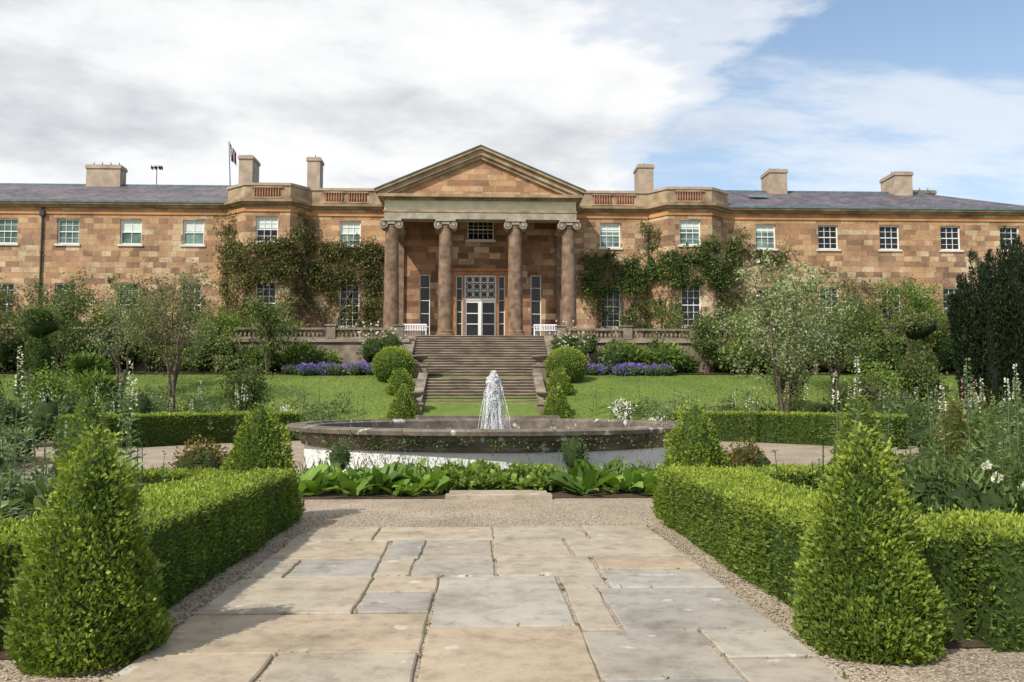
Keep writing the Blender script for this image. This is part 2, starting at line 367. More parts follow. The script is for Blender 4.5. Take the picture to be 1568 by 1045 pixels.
for k in range(110):
    s_=sl[rng.integers(len(sl))];x=rng.choice([s_[0],s_[1]]) if rng.random()<.6 else rng.uniform(s_[0],s_[1]);y=rng.uniform(s_[2],s_[3]) if x in(s_[0],s_[1]) else s_[2]
    n=rng.integers(5,18);P=np.column_stack([x+rng.normal(0,.012,n),y+rng.normal(0,.02,n),np.full(n,.015)])
    q.leaves(P,rng.normal(0,.5,(n,3))+np.array([0,0,.8]),rng.uniform(.012,.035,n),.008,0,rng.random(n))
q.build('joint_weeds',[L['mid']])
q=Q()
n=420;x_=rng.choice([-1,1],n)*(2.34-np.abs(rng.normal(0,.16,n)));y_=rng.uniform(4.6,10.8,n)
q.leaves(np.column_stack([x_,y_,np.full(n,.038)]),np.column_stack([rng.normal(0,1,n),rng.normal(0,1,n),rng.normal(0,.12,n)]),rng.uniform(.012,.028,n),.012,0,rng.random(n))
q.build('fallen_leaf_litter',[L['bronze']])

# ------------------------------------------------------------------ house
HY=54.0
house=empty('mansion_house')
poly=[(-46,HY),(-16.5,HY),(-15.1,52.8),(-12.2,52.8),(-11.2,HY),(11.2,HY),(12.2,52.8),(15.1,52.8),(16.5,HY),(38.5,HY),(38.5,68)]
wq=Q();win=Q()
def window(fr,u0,u1,z0,z1,cols,rows,g=1,blind=0,sill=True):
    D=.13;f=.075
    win.fbox(fr,u0,u1,.205,.215,z0,z1,g)
    for (a,b,c,d) in ((u0,u0+f,z0,z1),(u1-f,u1,z0,z1),(u0+f,u1-f,z1-f,z1),(u0+f,u1-f,z0,z0+f*1.2)): win.fbox(fr,a,b,D,.2,c,d,0)
    zm=(z0+z1)/2; win.fbox(fr,u0+f,u1-f,D+.01,.2,zm-.03,zm+.03,0)
    for i in range(1,cols):
        u=u0+f+(u1-u0-2*f)*i/cols;win.fbox(fr,u-.014,u+.014,D+.03,.198,z0+f,zm-.031,0);win.fbox(fr,u-.014,u+.014,D+.03,.198,zm+.031,z1-f,0)
    for i in range(1,rows):
        if i*2==rows: continue
        z=z0+(z1-z0)*i/rows;win.fbox(fr,u0+f,u1-f,D+.035,.196,z-.012,z+.012,0)
    if blind: win.fbox(fr,u0+f,u1-f,.199,.204,z1-(z1-z0)*blind,z1-f,4)
    if sill: win.fbox(fr,u0-.12,u1+.12,-.09,.12,z0-.13,z0-.002,5)
up=(11.6,13.25);lo=(6.3,9.05)
def seg_openings(i,p0,p1):
    x0=p0[0];o=[];W=[]
    def A(x,w,z,c,r,g,bl=0):
        u=x-x0;o.append((u-w/2,u+w/2,z[0],z[1]));W.append((u-w/2,u+w/2,z[0],z[1],c,r,g,bl))
    if i==0:
        for x,bl in ((-42.6,0),(-38.6,0),(-34.6,.5),(-30.6,0),(-26.7,.0),(-22.7,.5),(-18.7,.45)):
            A(x,1.38,up,3 if not bl else 2,4 if not bl else 2,2,bl);A(x-.05,1.3,lo,3,6,1)
    if i==2: A(-13.65,1.4,up,3,4,1,.45);A(-13.65,1.3,lo,3,6,1)
    if i==6: A(13.65,1.4,up,3,4,2,.35);A(13.65,1.3,lo,3,6,1)
    if i==4:
        for x in (-8.55,8.6): A(x,1.38,up,3,4,2,.5 if x<0 else .35);A(x,1.3,lo,3,6,1)
        A(0,1.75,(12.05,13.5),5,3,1)
    if i==8:
        for x,g in ((19.05,2),(23.3,1),(27.5,1),(31.7,1),(35.8,1)):
            A(x,1.38,up,3,4,g,.3 if g==2 else 0);A(x,1.3,lo,3,6,1)
    return o,W
for i,(p0,p1) in enumerate(zip(poly[:-1],poly[1:])):
    fr=frame(p0,p1);ln=math.dist(p0,p1);o,W=seg_openings(i,p0,p1)
    if i==4:
        extra=[(11.2-4.0,11.2-3.3,5.45,9.75),(11.2+3.3,11.2+4.0,5.45,9.75),(11.2-1.78,11.2+1.78,5.3,9.95)]
        o=o+extra
        wq.wall(fr,0,5.3,3,14.3,[a for a in o if a[1]<5.3])
        wq.wall(fr,ln-5.3,ln,3,14.3,[a for a in o if a[0]>ln-5.3])
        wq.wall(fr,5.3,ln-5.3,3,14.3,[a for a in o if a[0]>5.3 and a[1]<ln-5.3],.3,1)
        for (a,b,c,d) in extra[:2]:
            win.fbox(fr,a,b,.205,.215,c,d,1)
            for z in np.linspace(c,d,6)[1:-1]: win.fbox(fr,a+.06,b-.06,.15,.2,z-.018,z+.018,0)
            win.fbox(fr,a,a+.06,.13,.2,c,d,0);win.fbox(fr,b-.06,b,.13,.2,c,d,0);win.fbox(fr,a+.06,b-.06,.13,.2,d-.07,d,0);win.fbox(fr,a+.06,b-.06,.13,.2,c,c+.3,0)
    else: wq.wall(fr,0,ln,3,14.3,o)
    for w in W: window(fr,*w)
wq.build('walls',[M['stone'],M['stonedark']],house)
win.build('windows',[M['white'],M['glass'],M['glasspale'],M['trim'],M['blind'],plain('painted_sill',(.62,.60,.55),.7,.1)],house)
d=Q();fr=frame((-11.2,HY),(11.2,HY));C=11.2
def db(u0,u1,d0,d1,z0,z1,m): d.fbox(fr,C+u0,C+u1,d0,d1,z0,z1,m)
db(-1.78,-1.6,-.06,.3,5.3,9.95,1);db(1.6,1.78,-.06,.3,5.3,9.95,1);db(-1.6,1.6,-.06,.3,9.72,9.95,1)
db(-1.98,1.98,-.16,-.003,9.952,10.15,1)
for a in (-1,1):
    u0,u1=sorted((a*1.04,a*1.18));db(u0,u1,-.03,.28,5.3,9.72,1)
    u0,u1=sorted((a*1.18,a*1.6))
    db(u0,u1,.2,.21,5.3,9.72,2);db(u0,u1,.12,.2,5.3,5.75,0);db(u0,u1,.12,.2,9.62,9.72,0);db(u0,u0+.05,.12,.2,5.75,9.62,0);db(u1-.05,u1,.12,.2,5.75,9.62,0)
    for z in np.linspace(5.75,9.6,6)[1:-1]: db(u0+.05,u1-.05,.14,.2,z-.018,z+.018,0)
    u0,u1=sorted((a*.02,a*1.04))
    db(u0,u1,.2,.21,5.3,8.05,2);db(u0,u0+.13,.1,.2,5.3,8.05,0);db(u1-.13,u1,.1,.2,5.3,8.05,0);db(u0+.13,u1-.13,.1,.2,5.3,5.75,0);db(u0+.13,u1-.13,.1,.2,7.9,8.05,0)
    for z in (6.5,7.2): db(u0+.13,u1-.13,.13,.2,z-.03,z+.03,0)
db(-1.04,1.04,.05,.2,8.05,8.2,0);db(-1.04,1.04,.2,.21,8.2,9.72,2);db(-1.04,-.96,.1,.2,8.2,9.72,0);db(.96,1.04,.1,.2,8.2,9.72,0);db(-.96,.96,.1,.2,9.62,9.72,0)
for u in (-.48,0,.48): db(u-.02,u+.02,.14,.198,8.2,9.62,0)
for z in (8.72,9.25): db(-.96,.96,.135,.197,z-.018,z+.018,0)
for u in (-.72,-.24,.24,.72):
    for z in (8.46,8.98,9.44):
        P=[fr(C+u+.2*math.cos(t),.165,z+.2*math.sin(t)) for t in np.linspace(0,2*math.pi,11)]
        d.tube(P,.022,4,0)
d.build('garden_door',[M['white'],M['wood'],M['glass']],house)
c=Q()
mp=[(x,y) for x,y in poly]
c.sweep(mp,[(.0,13.98),(.12,14.0),(.2,14.1),(.42,14.14),(.45,14.3),(.0,14.33)],0)
c.sweep(mp,[(.0,13.55),(.07,13.56),(.07,13.80),(.0,13.81)],1)
cm=[(-16.5,62),(-16.5,HY)]+poly[2:9]+[(16.5,62)]
c.sweep(cm,[(.02,14.331),(.02,15.25),(-.35,15.25),(-.35,14.331)],0)
c.sweep(cm,[(.1,15.252),(.1,15.42),(-.42,15.45),(-.42,15.252)],2)
c.build('cornice_and_parapet',[M['trim'],M['band'],M['chim']],house)
b=Q()
def balpanel(fr,u0,u1):
    b.fbox(fr,u0,u1,-.032,-.022,14.5,15.1,0)  # flat dark panel, its colour standing in for the shade of a recess
    for u in np.arange(u0+.09,u1-.04,.17):
        P=[fr(u,-.085,z) for z in (14.5,14.62,14.75,14.95,15.1)]
        b.tube(P,[.035,.06,.065,.035,.05],6,1)
    b.fbox(fr,u0-.08,u1+.08,-.13,-.02,14.42,14.5,2);b.fbox(fr,u0-.08,u1+.08,-.13,-.02,15.1,15.18,2)
f4=frame((-11.2,HY),(11.2,HY))
for x in (-9.6,-8.1,8.1,9.6): balpanel(f4,11.2+x-.62,11.2+x+.62)
for p0,p1 in ((poly[2],poly[3]),(poly[6],poly[7])):
    fr=frame(p0,p1);balpanel(fr,.55,2.35)
b.build('parapet_balusters',[M['stonedark'],plain('terracotta_baluster',(.33,.17,.11),.9,.2),M['trim']],house)
r=Q()
r.quad((-46,HY-.4,14.34),(-16.52,HY-.4,14.34),(-16.52,60,17.0),(-46,60,17.0));r.quad((-46,60,17.0),(-16.52,60,17.0),(-16.52,67,14.3),(-46,67,14.3))
r.quad((16.52,HY-.4,14.34),(38.9,HY-.4,14.34),(33.2,60,17.0),(16.52,60,17.0));r.quad((16.52,60,17),(33.2,60,17),(38.9,66,14.3),(16.52,66,14.3))
r.quad((38.9,HY-.4,14.34),(38.9,66,14.34),(36,63,15.7),(33.2,60,17.0))
r.quad((-16.5,HY,14.6),(16.5,HY,14.6),(16.5,66,14.8),(-16.5,66,14.8))
r.box(-46,-16.55,59.9,60.1,16.95,17.08,1);r.box(16.55,33.1,59.9,60.1,16.95,17.08,1)
r.add([(19.0,56.6,15.75),(20.3,56.6,15.75),(20.3,57.5,16.15),(19.0,57.5,16.15)],[[0,1,2,3]],1)
r.box(-46,-16.55,HY-.5,HY-.42,14.26,14.4,1);r.box(16.55,39,HY-.5,HY-.42,14.26,14.4,1)
r.build('roofs',[M['slate'],M['lead']],house)
ch=Q()
def chim(x,w,top,y=60,dp=1.0,m=0,base=14.2):
    ch.box(x-w/2,x+w/2,y-dp/2,y+dp/2,base,top-.28,m);ch.box(x-w/2-.07,x+w/2+.07,y-dp/2-.07,y+dp/2+.07,top-.28,top-.08,m);ch.box(x-w/2-.02,x+w/2+.02,y-dp/2-.02,y+dp/2+.02,top-.08,top,m)
    n=max(1,int(w/.6))
    for i in range(n):
        px=x-w/2+(i+.5)*w/n;ch.lathe([(.07,0),(.06,.16),(.03,.18),(.03,.3)],(px,y,top),8,1)
chim(-27.1,2.4,18.4);chim(-16.6,.95,18.8,59,1.8);chim(-11.9,.9,18.8,59,1.2)
chim(11.9,1.1,18.5,59,1.6);chim(21.9,1.3,18.5,60,1.8);chim(31.2,1.3,18.35,60,2.2);chim(34.3,2.6,17.9,63,1,2);chim(26.2,1.7,17.5,63,.9,0)
ch.build('chimneys',[M['chim'],M['dark'],M['greystone']],house)
dp=Q();dp.tube([(-28.3,HY-.1,5),(-28.3,HY-.1,14)],.06,8,0);dp.box(-28.45,-28.15,HY-.25,HY-.02,13.4,13.75,0)
for z in (7,9,11): dp.box(-28.4,-28.2,HY-.18,HY-.02,z,z+.06,0)
dp.build('drainpipe',[M['dark']],house)
# ---- portico
PY=51.0
p=Q()
for x in (-5.5,-2.16,2.16,5.5):
    p.box(x-.62,x+.62,PY-.62,PY+.62,5.302,5.47,2)
    p.lathe([(.6,0),(.62,.06),(.58,.13),(.52,.15),(.51,.2),(.55,.25),(.52,.3),(.48,.34)],(x,PY,5.47),28,2)
    pr=[(.475-.075*(t**1.8),.34+t*6.35) for t in np.linspace(0,1,9)]
    p.lathe(pr,(x,PY,5.47),28,2)
    zt_=5.47+6.69
    p.lathe([(.4,0),(.44,.04),(.44,.09),(.40,.11),(.42,.18),(.5,.28)],(x,PY,zt_),28,2)
    for sx in (-1,1):
        for k,rr in enumerate((.25,.19,.10)):
            a=np.linspace(0,2*math.pi,20,endpoint=False);cx=x+sx*.47;cz=zt_+.17
            y0=PY-.5-.015*k;y1=PY+.5+.015*k
            Vv=[(cx+rr*math.cos(t),y,cz+rr*math.sin(t)) for y in (y0,y1) for t in a]
            Ff=[[j,(j+1)%20,20+(j+1)%20,20+j] for j in range(20)]
            Vv+=[(cx,y0,cz),(cx,y1,cz)]
            Ff+=[[2*j,40,(2*j+2)%20,2*j+1] for j in range(10)]+[[20+2*j,20+2*j+1,20+(2*j+2)%20,41] for j in range(10)]
            p.add(Vv,Ff,2 if k==1 else 6)
    p.box(x-.5,x+.5,PY-.5,PY+.5,zt_+.2,zt_+.36,6)
    p.box(x-.62,x+.62,PY-.56,PY+.56,zt_+.38,zt_+.5,6)
for x in (-5.5,5.5):
    p.box(x-.5,x+.5,HY-.22,HY-.003,5.3,12.3,2);p.box(x-.58,x+.58,HY-.28,HY-.001,12.3,12.64,0)
Z0=12.68
def ring(x,y0,z0,z1,m,th=.95):
    p.box(-x,x,y0,y0+th,z0,z1,m);p.box(-x,-x+th,y0+th,HY-.002,z0,z1,m);p.box(x-th,x,y0+th,HY-.002,z0,z1,m)
ring(5.95,PY-.47,Z0,Z0+.42,6);ring(5.99,PY-.51,Z0+.422,Z0+.55,0);ring(5.93,PY-.45,Z0+.552,Z0+1.15,1)
p.box(-4.9,4.9,PY+.5,HY-.003,13.3,13.4,0)
ring(6.08,PY-.6,Z0+1.152,Z0+1.27,0);
p.box(-6.3,6.3,PY-1.0,HY+2,Z0+1.272,Z0+1.45,0)
ZC=Z0+1.452
for x in np.arange(-6.0,6.01,.3): p.box(x-.07,x+.07,PY-.72,PY-.602,Z0+1.16,Z0+1.268,0)
ax,az=6.35,16.85
yt=PY-.5
p.quad((-5.9,yt,ZC),(0,yt,ZC),(0,yt,az-.35),(-5.9,yt,ZC+.02),5);p.quad((0,yt,ZC),(5.9,yt,ZC),(5.9,yt,ZC+.02),(0,yt,az-.35),5)
def rake(z0,z1,y0,y1,x1,m):
    for sx in (-1,1):
        t=(az-ZC)/ax
        zz=lambda x:az-abs(x)*t
        c8=[]
        for y in (y0,y1):
            for (x,z,dz) in ((0,az,z0),(sx*x1,zz(x1),z0),(sx*x1,zz(x1),z1),(0,az,z1)): c8.append((x,y,z+dz))
        p.hexa(c8,m)
rake(-.42,-.2,PY-.7,PY-.48,6.1,0);rake(-.2,.12,PY-.85,PY-.48,6.3,0);rake(.12,.3,PY-1.02,PY-.46,6.42,0)
rake(.302,.36,PY-1.08,HY+4,6.5,4)
p.quad((-5.9,HY+4,ZC),(5.9,HY+4,ZC),(.01,HY+4,az),(-.01,HY+4,az),5)
p.box(-6.6,6.6,49.8,HY-.01,4.5,5.3,0)
p.build('portico',[M['trim'],M['pale'],M['column'],M['stonedark'],M['lead'],M['stone'],M['archi']],house)

# ------------------------------------------------------------------ terrace, wall, steps
t=Q()
for a in (-1,1):
    x0,x1=sorted((a*4.0,a*46));t.box(x0,x1,46.8,49.79,2.5,4.9,0)
    x0,x1=sorted((a*6.62,a*46));t.box(x0,x1,49.79,HY+.1,2.5,4.898,0)
    x0,x1=sorted((a*4.0,a*46));t.box(x0,x1,46.68,46.798,4.78,4.98,1)
t.build('terrace_retaining_wall',[M['greystone'],M['step']])
t=Q()
for a in (-1,1):
    for k in range(11):
        u0=4.6+k*3.8;u1=u0+3.8
        x0,x1=sorted((a*(u0+.25),a*(u1-.25)))
        t.box(x0,x1,46.75,47.0,4.981,5.08,0);t.box(x0,x1,46.72,47.03,5.48,5.6,0)
        for x in np.arange(x0+.15,x1-.05,.24): t.lathe([(.05,0),(.085,.1),(.08,.17),(.045,.3),(.065,.4)],(x,46.88,5.08),6,0)
        px=a*u0;t.box(px-.25,px+.25,46.66,47.1,4.982,5.7,0);t.box(px-.3,px+.3,46.6,47.15,5.7,5.78,0)
t.build('terrace_balustrade',[M['greystone']])
s=Q()
def flight(xh,y0,y1,z0,z1,n):
    for i in range(n):
        a=y0+(y1-y0)*i/n;h=z0+(z1-z0)*(i+1)/n
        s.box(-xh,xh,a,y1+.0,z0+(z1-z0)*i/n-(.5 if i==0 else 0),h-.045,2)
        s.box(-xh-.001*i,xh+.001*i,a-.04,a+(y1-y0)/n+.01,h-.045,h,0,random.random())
flight(2.6,36.6,41.2,.95,2.6,11)
s.box(-4.2,4.2,41.2,43.0,1.2,2.598,0)
flight(3.7,43.0,48.6,2.6,5.3,17)
s.box(-4.0,4.0,48.6,49.79,3.9,5.299,0)
def cheek(x0,x1,y0,z0,y1,z1,h):
    s.hexa([(x0,y0,z0-1),(x1,y0,z0-1),(x1,y1,z0-1),(x0,y1,z0-1),(x0,y0,z0+h),(x1,y0,z0+h),(x1,y1,z1+h),(x0,y1,z1+h)],1)
for a in (-1,1):
    x0,x1=sorted((a*2.61,a*3.05));cheek(x0,x1,36.3,1.0,41.3,2.6,.3)
    x0,x1=sorted((a*3.72,a*4.2));cheek(x0,x1,42.6,2.7,48.2,5.1,.2)
s.build('garden_steps',[M['step'],M['greystone'],M['riser']])
for a in (-1,1):
    for (x,y,z,hh) in ((a*3.05,42.4,2.3,.95),(a*2.85,36.2,.6,.75)):
        u=Q();u.box(x-.33,x+.33,y-.33,y+.33,z,z+hh,0);u.box(x-.4,x+.4,y-.4,y+.4,z+hh,z+hh+.1,0)
        u.lathe([(.02,.1),(.2,.1),(.2,.15),(.08,.22),(.08,.28),(.28,.36),(.42,.5),(.45,.56),(.4,.56),(.3,.45),(.02,.42)],(x,y,z+hh),18,0)
        u.build('stone_urn',[M['greystone']])
for a in (-1,1):
    w=Q();cx=a*3.95;y=50.0
    for x in np.linspace(cx-.65,cx+.65,14): w.box(x-.02,x+.02,y,y+.03,5.35,6.05,0)
    w.box(cx-.7,cx+.7,y-.01,y+.04,6.05,6.12,0);w.box(cx-.7,cx+.7,y-.35,y-.01,5.7,5.74,0)
    for x in (cx-.68,cx+.68):
        for yy in (y-.33,y): w.box(x-.03,x+.03,yy,yy+.04,5.3,5.9 if yy<y else 6.12,0)
        w.box(x-.035,x+.035,y-.36,y+.04,5.9,5.94,0)
    w.build('white_garden_bench',[M['bench']])

f=Q();fx,fy=-18.7,62
f.tube([(fx,fy,14.5),(fx-.15,fy,18),(fx-.3,fy,21)],[.05,.04,.03],6,0)
n=9
V=[];
for i in range(n):
    for j in range(5):
        uu=i/(n-1);vv=j/4
        V.append((fx-.3+.05+uu*.55+.05*math.sin(5*uu+vv*2),fy+.15*math.sin(uu*9+vv),20.9-vv*1.0-uu*.9-.1*math.sin(uu*6)))
for i in range(n-1):
    for j in range(4):
        mm=2 if (j==1 and i%4!=1) else (3 if i%4==1 else 1)
        f.add([V[i*5+j],V[(i+1)*5+j],V[(i+1)*5+j+1],V[i*5+j+1]],[[0,1,2,3]],mm)
f.build('flagpole_with_flag',[M['dark'],plain('flag_blue',(.02,.03,.12)),plain('flag_red',(.45,.03,.04)),M['white']])
f=Q();f.tube([(-23.9,61,16),(-23.9,61,18.8)],.03,6,0);f.box(-24.3,-23.5,60.97,61.03,18.6,18.66,0)
for x in (-24.25,-24,-23.7,-23.55): f.box(x-.015,x+.015,60.8,61.2,18.5,18.75,0)
f.build('tv_aerial',[M['dark']])

# ------------------------------------------------------------------ fountain
fc=(.33,20.6);ft=empty('fountain_basin')
w=Q()
w.lathe([(4.55,0),(4.55,.60)],(*fc,0),72,0)
w.build('basin_wall',[M['limewash']],ft)
w=Q()
w.lathe([(4.56,.56),(4.62,.58),(4.64,.66),(4.7,.74),(4.82,.80),(4.84,.88),(4.95,.90),(4.97,.98),(4.93,1.01),(4.5,1.02),(4.48,.98),(4.42,.95),(4.4,.3)],(*fc,0),72,0,smooth=False)
w.box(fc[0]-2.3,fc[0]+2.1,25.3,25.9,0,1.08,0);w.box(fc[0]-.35,fc[0]+.35,20.3,20.9,0,.62,0)
w.build('basin_coping',[M['coping']],ft)
w=Q()
w.lathe([(4.41,.66),(3,.66),(1.5,.66),(.01,.66)],(*fc,0),48,0);w.build('basin_water_surface',[M['water']],ft)
j=Q()
for k in range(60):
    a=rng.uniform(0,2*math.pi);zp=rng.uniform(1.75,2.25);v=rng.choice([.16,.3,.5,.62])*rng.uniform(.8,1.2)
    T=np.linspace(0,math.sqrt((zp-.66)/4.9),12)
    P=np.stack([fc[0]+.05*math.cos(a)+v*T*math.cos(a)+rng.normal(0,.010,12),fc[1]+v*T*math.sin(a)+rng.normal(0,.010,12),zp-4.9*T**2],1)
    j.tube(P,rng.uniform(.005,.013)*np.linspace(1.5,.7,12),4,0)
    m_=36;i_=rng.integers(0,11,m_);f_=rng.random((m_,1));PP=P[i_]*(1-f_)+P[i_+1]*f_+rng.normal(0,.022,(m_,3))
    j.leaves(PP,rng.normal(size=(m_,3)),rng.uniform(.015,.05,m_),rng.uniform(.012,.03,m_),0)
n=2400;z_=1.3+.98*rng.beta(1.8,1.0,n);rad=.115*np.sin(np.clip((2.34-z_)/.4,0,1)*1.57)+.015
a=rng.uniform(0,2*math.pi,n);lump_=1+.4*np.sin(z_*19+a*2)
P=np.stack([fc[0]+rad*lump_*np.cos(a)*rng.uniform(.3,1.2,n),fc[1]+rad*lump_*np.sin(a),z_],1)
j.leaves(P,rng.normal(size=(n,3)),rng.uniform(.02,.07,n),rng.uniform(.015,.045,n),0)
P=np.column_stack([fc[0]+rng.normal(0,.32,450),fc[1]+rng.normal(0,.32,450),.67+np.abs(rng.normal(0,.05,450))]);j.leaves(P,rng.normal(size=(450,3)),.04,.03,0)
j.build('fountain_water_jet',[M['foam']],ft)

# ------------------------------------------------------------------ plants
def lump(P):
    return .5*np.sin(P[:,0]*5.1+P[:,1]*3.7)+.3*np.sin(P[:,0]*11+P[:,2]*9)+.3*np.sin(P[:,1]*12.3+P[:,2]*7.7+1)+.2*np.sin(P[:,0]*23+P[:,1]*19)
def hedge(q,pts,w,h,dens,lf,rs=0.0,z0=0,core_m=1):
    pts=[np.array(p,float) for p in pts]
    for k,(a,b) in enumerate(zip(pts[:-1],pts[1:])):
        u=nrm(b-a);ln=np.linalg.norm(b-a);nn=np.array([-u[1],u[0]])
        hw=w/2-.03
        c8=[(*(a+u*.03-nn*hw),z0),(*(b-u*.03-nn*hw),z0),(*(b-u*.03+nn*hw),z0),(*(a+u*.03+nn*hw),z0)]
        c8=c8+[(x,y,z0+h-.035) for x,y,_ in c8]
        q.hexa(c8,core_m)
        faces=[('t',ln*w)]+[('l',ln*h),('r',ln*h),('a',w*h),('b',w*h)]
        for f,area in faces:
            n=int(area*dens);s=rng.random(n);tv=rng.random(n)
            if f=='t': xy=a+np.outer(s*ln,u)+np.outer((tv-.5)*w,nn);z=np.full(n,h);N=np.tile([0,0,1.],(n,1))
            elif f in 'lr':
                sg=1 if f=='l' else -1;xy=a+np.outer(s*ln,u)+nn*sg*w/2;z=tv*h;N=np.tile([*(nn*sg),0],(n,1))
            else:
                sg=-1 if f=='a' else 1;xy=(a if f=='a' else b)+np.outer((tv-.5)*w,nn);z=s*h;N=np.tile([*(u*sg),0],(n,1))
            P=np.column_stack([xy,z+z0])
            lm=lump(P);lo_=np.sin(P[:,0]*1.7+P[:,1]*2.1+P[:,2]*2)
            P=P+N*(lm*.028+lo_*.018+rng.normal(0,.015,n)+(rng.random(n)<.05)*rng.uniform(0,.055,n))[:,None]-N*.02
            if f=='t':
                ed=np.clip((np.abs(tv-.5)*w-(w/2-.07))/.07,0,1);P[:,2]-=.03*ed**2
            elif f in 'lr': P[:,:2]-=N[:,:2]*(.03*np.clip((z-h+.08)/.08,0,1)**2)[:,None]
            D=N+rng.normal(0,.6,(n,3))+np.array([0,0,.45])
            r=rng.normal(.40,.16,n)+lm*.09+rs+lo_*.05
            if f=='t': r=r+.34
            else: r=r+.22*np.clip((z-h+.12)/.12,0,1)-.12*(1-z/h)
            q.leaves(P,D,lf*rng.uniform(.65,1.35,n),lf*.62*rng.uniform(.7,1.2,n),0,np.clip(r,0,1))
def cone(q,c,R,H,dens,lf,z0=0,pw=.8,rs=0,m=0):
    ph=rng.uniform(0,6,4)
    prof=lambda t:R*np.clip(np.minimum(1,.82+t*1.3),0,1)*np.power(np.clip(1-t,0,1),pw)
    ts=np.linspace(0,.995,14)
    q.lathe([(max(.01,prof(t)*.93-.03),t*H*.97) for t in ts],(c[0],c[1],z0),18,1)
    n=int(math.pi*R*math.hypot(R,H)*dens*1.4);t=1-np.sqrt(rng.random(n))*0.999;a=rng.uniform(0,2*math.pi,n)
    rr=prof(t);N=np.stack([np.cos(a),np.sin(a),np.full(n,R/H+.1)],1);N=nrm(N)
    P=np.stack([c[0]+rr*np.cos(a),c[1]+rr*np.sin(a),z0+t*H],1)
    lm=lump(P*1.2)+.9*np.sin(a*3+t*7+ph[0])*np.sin(t*13+ph[1])+.6*np.sin(a*5+t*17+ph[2])
    P+=N*(lm*.036*(R/.5)+rng.normal(0,.020,n)+(rng.random(n)<.06)*rng.uniform(0,.075,n)-.01)[:,None]
    D=N+rng.normal(0,.55,(n,3))+np.array([0,0,.55])
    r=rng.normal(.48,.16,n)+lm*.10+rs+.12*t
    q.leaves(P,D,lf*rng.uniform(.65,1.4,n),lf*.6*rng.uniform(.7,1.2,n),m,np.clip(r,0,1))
def bush(q,c,rad,n,lf,lumps=7,m=0,asp=.5,rs=0,core_s=.62,coreb=True,sd=.6):
    c=np.array(c,float);rad=np.array(rad,float)
    if coreb: q.blob(c,rad*core_s,1,8,6,.12)
    per=max(1,n//lumps)
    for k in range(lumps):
        d=nrm(rng.normal(size=3));d[2]=abs(d[2])*.9-.15
        lc=c+d*rad*rng.uniform(.25,.62);lr=rad*rng.uniform(.36,.58)
        N=nrm(rng.normal(size=(per,3)));P=lc+N*lr*rng.uniform(.7,1.12,(per,1))
        D=N+rng.normal(0,sd,(per,3))+np.array([0,0,.25])
        kr=rng.normal(0,.11)
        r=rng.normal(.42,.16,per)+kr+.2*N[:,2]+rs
        L_=lf*rng.uniform(.6,1.4,per)
        q.leaves(P,D,L_,L_*asp,m,np.clip(r,0,1))
def ball(q,c,R,n,lf,rs=.1):
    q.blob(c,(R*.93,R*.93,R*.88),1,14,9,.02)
    N=nrm(rng.normal(size=(n,3)));P=np.array(c)+N*np.array([R,R,R*.92])*(1+rng.normal(0,.018,(n,1))+.03*lump(N*2)[:,None])
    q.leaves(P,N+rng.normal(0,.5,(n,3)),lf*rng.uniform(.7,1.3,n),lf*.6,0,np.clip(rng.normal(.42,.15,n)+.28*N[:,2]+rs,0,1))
def blades(q,c,R,n,Lm,W,m=0,up=1.2,rs=0):
    P=np.column_stack([c[0]+rng.normal(0,R,n),c[1]+rng.normal(0,R,n),np.full(n,c[2])])
    D=rng.normal(0,.45,(n,3))+np.array([0,0,up]);q.bigleaves(P,D,Lm*rng.uniform(.6,1.2,n),W,m,np.clip(rng.normal(.5,.2,n)+rs,0,1),.35)
def broad(q,c,R,n,Lm,Wm,m=0,rs=0,z=0):
    a=rng.uniform(0,2*math.pi,n);P=np.column_stack([c[0]+np.cos(a)*R*.25*rng.random(n),c[1]+np.sin(a)*R*.25*rng.random(n),c[2]+z+rng.random(n)*.1])
    e=rng.uniform(.5,2.2,n);D=np.stack([np.cos(a),np.sin(a),e],1)
    q.bigleaves(P,D,Lm*rng.uniform(.6,1.2,n),Wm*rng.uniform(.7,1.15,n),m,np.clip(rng.normal(.5,.2,n)+rs,0,1),.35,.12)
def spire(q,c,h,m=3,n=60,w=.05,fl=.4,s=.05):
    q.tube([c,(c[0]+rng.normal(0,.03),c[1],c[2]+h)],[.012,.004],4,0,.6)
    t=rng.uniform(1-fl,1,n);a=rng.uniform(0,2*math.pi,n)
    rr=w*(1.15-(t-(1-fl))/fl)
    P=np.stack([c[0]+rr*np.cos(a)*.5,c[1]+rr*np.sin(a)*.5,c[2]+h*t],1)
    q.leaves(P,np.stack([np.cos(a),np.sin(a),-.1+0*a],1),s,s*.9,m,rng.random(n))
    n2=24;t=rng.uniform(0,1-fl,n2);a=rng.uniform(0,2*math.pi,n2)
    P=np.stack([np.full(n2,c[0]),np.full(n2,c[1]),c[2]+h*t],1)
    q.leaves(P,np.stack([np.cos(a),np.sin(a),.3+0*a],1),.14,.045,0,rng.random(n2))
def stem(q,c,h,nl,Lm,W,rs=0,m=0):
    dx_,dy_=rng.normal(0,.08,2)
    P=[(c[0]+dx_*t*h,c[1]+dy_*t*h,c[2]+h*t) for t in (0,.35,.7,1)];q.tube(P,[.012,.01,.007,.003],4,0,.5)
    t=rng.uniform(.1,1,nl)**.8;a=rng.uniform(0,2*math.pi,nl)
    B=np.stack([c[0]+dx_*t*h,c[1]+dy_*t*h,c[2]+h*t],1)
    q.bigleaves(B,np.stack([np.cos(a),np.sin(a),rng.uniform(.1,1,nl)],1),Lm*(1.15-.7*t)*rng.uniform(.7,1.2,nl),W*(1.1-.6*t),m,np.clip(rng.normal(.5,.18,nl)+rs,0,1),.4)

